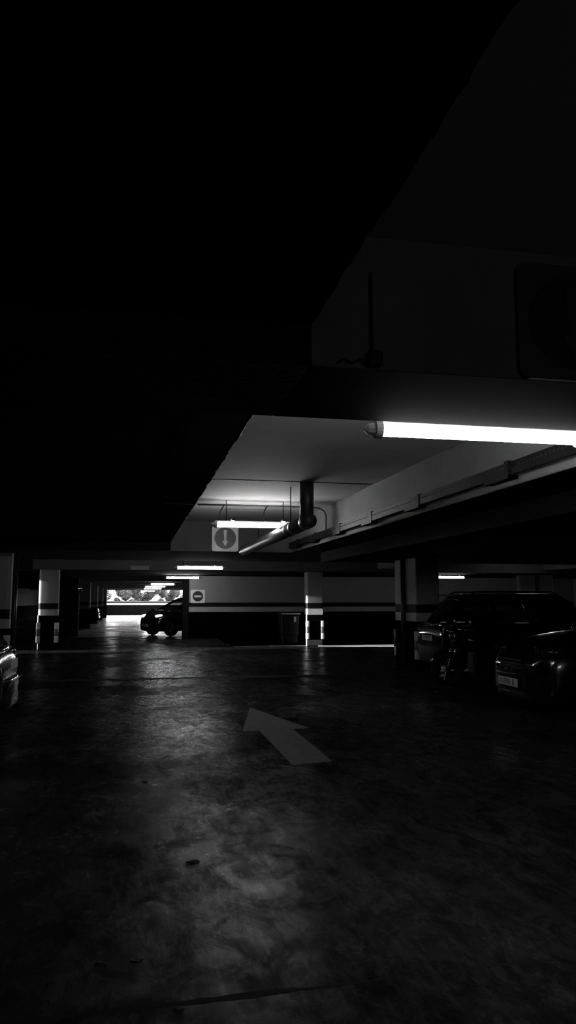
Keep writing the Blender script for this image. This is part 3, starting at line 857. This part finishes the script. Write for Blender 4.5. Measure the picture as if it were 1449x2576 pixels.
# motorcycle between the two right hand cars, front wheel towards the aisle
mo = empty('motorcycle', (6.1, 12.6, 0), math.pi, 'dark motorcycle with chrome bars between the two right hand cars', 'motorcycle')
def wheel(nm, x):
    b = bmesh.new(); rr = 0.30
    for k in range(33):
        pass
    bmesh.ops.create_circle(b, segments=8, radius=0.001)
    b.free(); b = bmesh.new()
    N, Mn = 32, 10
    vs = [[b.verts.new((x + (0.25+0.055*math.cos(2*math.pi*j/Mn))*math.cos(2*math.pi*i/N), 0.055*math.sin(2*math.pi*j/Mn), 0.305 + (0.25+0.055*math.cos(2*math.pi*j/Mn))*math.sin(2*math.pi*i/N))) for j in range(Mn)] for i in range(N)]
    for i in range(N):
        for j in range(Mn): b.faces.new((vs[i][j], vs[(i+1)%N][j], vs[(i+1)%N][(j+1)%Mn], vs[i][(j+1)%Mn]))
    t = obj(nm, b, M_rubber, mo, smooth=True)
    b = bmesh.new(); lathe(b, [(0.01, -0.06), (0.05, -0.06), (0.05, 0.06), (0.01, 0.06)], 16, 'y', (x, 0, 0.305))
    for k in range(10):
        an = 2*math.pi*k/10
        tube(b, [(x, 0.0, 0.305), (x + 0.21*math.cos(an), 0, 0.305 + 0.21*math.sin(an))], 0.006, 6)
    obj('hub', b, M_alloy, t)
wheel('front_wheel', 0.70); wheel('rear_wheel', -0.65)
for s in (-1, 1):
    obj('fork_tube', tubeb([(0.70, s*0.085, 0.305), (0.46, s*0.085, 0.92)], 0.021, 12), M_chrome, mo, smooth=True)
    obj('grip', tubeb([(0.36, s*0.24, 0.985), (0.30, s*0.36, 0.975)], 0.018, 10), M_rubber, mo, smooth=True)
    obj('swing_arm', tubeb([(-0.12, s*0.1, 0.34), (-0.65, s*0.1, 0.305)], 0.022, 10), M_trim, mo, smooth=True)
    b = bmesh.new(); ball(b, (0.38, s*0.33, 1.12), (0.02, 0.06, 0.04)); tube(b, [(0.34, s*0.28, 0.99), (0.38, s*0.33, 1.10)], 0.007, 8)
    obj('rear_view_mirror', b, M_chrome, mo, smooth=True)
obj('handlebar', tubeb([(0.32, -0.33, 0.975), (0.38, -0.2, 0.99), (0.44, 0, 0.98), (0.38, 0.2, 0.99), (0.32, 0.33, 0.975)], 0.015, 10), M_chrome, mo, smooth=True)
b = bmesh.new(); ball(b, (0.56, 0, 0.86), (0.08, 0.10, 0.10))
hl = obj('headlamp', b, M_lamp, mo, smooth=True)
b = bmesh.new(); lathe(b, [(0.095, 0.56), (0.106, 0.56), (0.106, 0.60), (0.095, 0.60)], 24, 'x', (0, 0, 0.86))
obj('headlamp_ring', b, M_chrome, hl, smooth=True)
b = bmesh.new(); N = 18; A = []
for i in range(N+1):
    an = R_(20 + 130*i/N)
    A.append([b.verts.new((0.70 + r*math.cos(an), y, 0.305 + r*math.sin(an))) for r, y in ((0.325, -0.07), (0.345, 0), (0.325, 0.07), (0.318, 0.0))])
for i in range(N):
    for j in range(4): b.faces.new((A[i][j], A[i][(j+1)%4], A[i+1][(j+1)%4], A[i+1][j]))
b.faces.new(A[0]); b.faces.new(A[-1][::-1])
obj('front_fender', b, M_chrome, mo, smooth=True)
b = bmesh.new(); ball(b, (0.12, 0, 0.80), (0.30, 0.14, 0.13)); obj('fuel_tank', b, M_paint, mo, smooth=True)
b = bmesh.new(); ball(b, (-0.42, 0, 0.77), (0.38, 0.14, 0.07)); obj('seat', b, M_rubber, mo, smooth=True)
b = bmesh.new(); box(b, -0.2, 0.26, -0.14, 0.14, 0.22, 0.60); obj('engine', b, M_steel, mo, bevel=0.05)
obj('frame', tubeb([(0.45, 0, 0.88), (0.25, 0, 0.62), (-0.1, 0, 0.66), (-0.6, 0, 0.70)], 0.03, 10), M_trim, mo, smooth=True)
obj('exhaust', tubeb([(0.26, -0.17, 0.35), (0.1, -0.19, 0.24), (-0.75, -0.2, 0.33)], [0.02, 0.03, 0.045], 12), M_chrome, mo, smooth=True)
b = bmesh.new(); N = 14; A = []
for i in range(N+1):
    an = R_(40 + 120*i/N)
    A.append([b.verts.new((-0.65 + r*math.cos(an), y, 0.305 + r*math.sin(an))) for r, y in ((0.335, -0.08), (0.35, 0), (0.335, 0.08), (0.328, 0.0))])
for i in range(N):
    for j in range(4): b.faces.new((A[i][j], A[i][(j+1)%4], A[i+1][(j+1)%4], A[i+1][j]))
b.faces.new(A[0]); b.faces.new(A[-1][::-1])
obj('rear_fender', b, M_paint, mo, smooth=True)

# ------------------------------------------------------------------ outside the far opening
struct('ground', boxb(-60, 60, 79, 160, -0.7, -0.5), M_ground, label='ground outside the far opening', cat='ground')
def tree(x, y, h, r, m, lab, seed):
    rd = random.Random(seed)
    root = empty('tree', (x, y, -0.5), 0, lab, 'tree', 'trees outside the opening')
    b = bmesh.new()
    blobs = [(rd.gauss(0, r*0.45), rd.gauss(0, r*0.45), h*0.62 + rd.uniform(-0.36, 0.34)*h, rd.uniform(0.35, 0.6)*r) for _ in range(9)]
    for i in range(4200):
        bx, by, bz, br = rd.choice(blobs)
        u = Vector((rd.gauss(0,1), rd.gauss(0,1), rd.gauss(0,1))).normalized()*br*rd.uniform(0.75, 1.0)
        c = Vector((bx, by, bz)) + u
        s = rd.uniform(0.10, 0.2)
        n1 = Vector((rd.gauss(0,1), rd.gauss(0,1), rd.gauss(0,1))).normalized(); n2 = n1.orthogonal().normalized()
        b.faces.new([b.verts.new(c + q) for q in (n1*s, n2*s*0.5, -n1*s, -n2*s*0.5)])
    obj('foliage', b, m, root)
    obj('trunk', tubeb([(0,0,0), (0.05,0,h*0.35), (0,0.05,h*0.7)], [0.14, 0.1, 0.05], 8), M_bark, root, smooth=True)
labs = ['pale bush at the left end of the daylit opening', 'tree just right of the white post outside', 'dense tree second right of the white post outside', 'tree in the middle of the daylit opening', 'tree right of the middle of the daylit opening', 'tree above the bonnet of the crossing car', 'pale tree by the right end of the opening', 'pale bush hidden partly by the wall jamb']
for i, (x, h, r, m) in enumerate([(-3.5, 3.2, 1.0, M_leaf2), (-1.3, 3.5, 1.15, M_leaf), (0.1, 3.6, 0.9, M_leaf), (1.5, 3.5, 1.15, M_leaf), (2.9, 3.6, 0.9, M_leaf), (4.3, 3.4, 1.15, M_leaf), (5.7, 3.0, 0.85, M_leaf2), (7.2, 3.0, 0.85, M_leaf2)]):
    tree(x, 86 + (i % 2)*3.4, h, r, m, labs[i], 20 + i)
root = empty('lamp_post', (-2.2, 84, -0.5), 0, 'white post standing among the leaves outside', 'post')
obj('post', tubeb([(0,0,0), (0,0,2.7)], 0.09, 12), mat('post_white', 0.8, 0.5), root, smooth=True)
obj('post_head', boxb(-0.35, 0.25, -0.2, 0.2, 2.7, 2.95), mat('post_white', 0.8, 0.5), root, bevel=0.03)
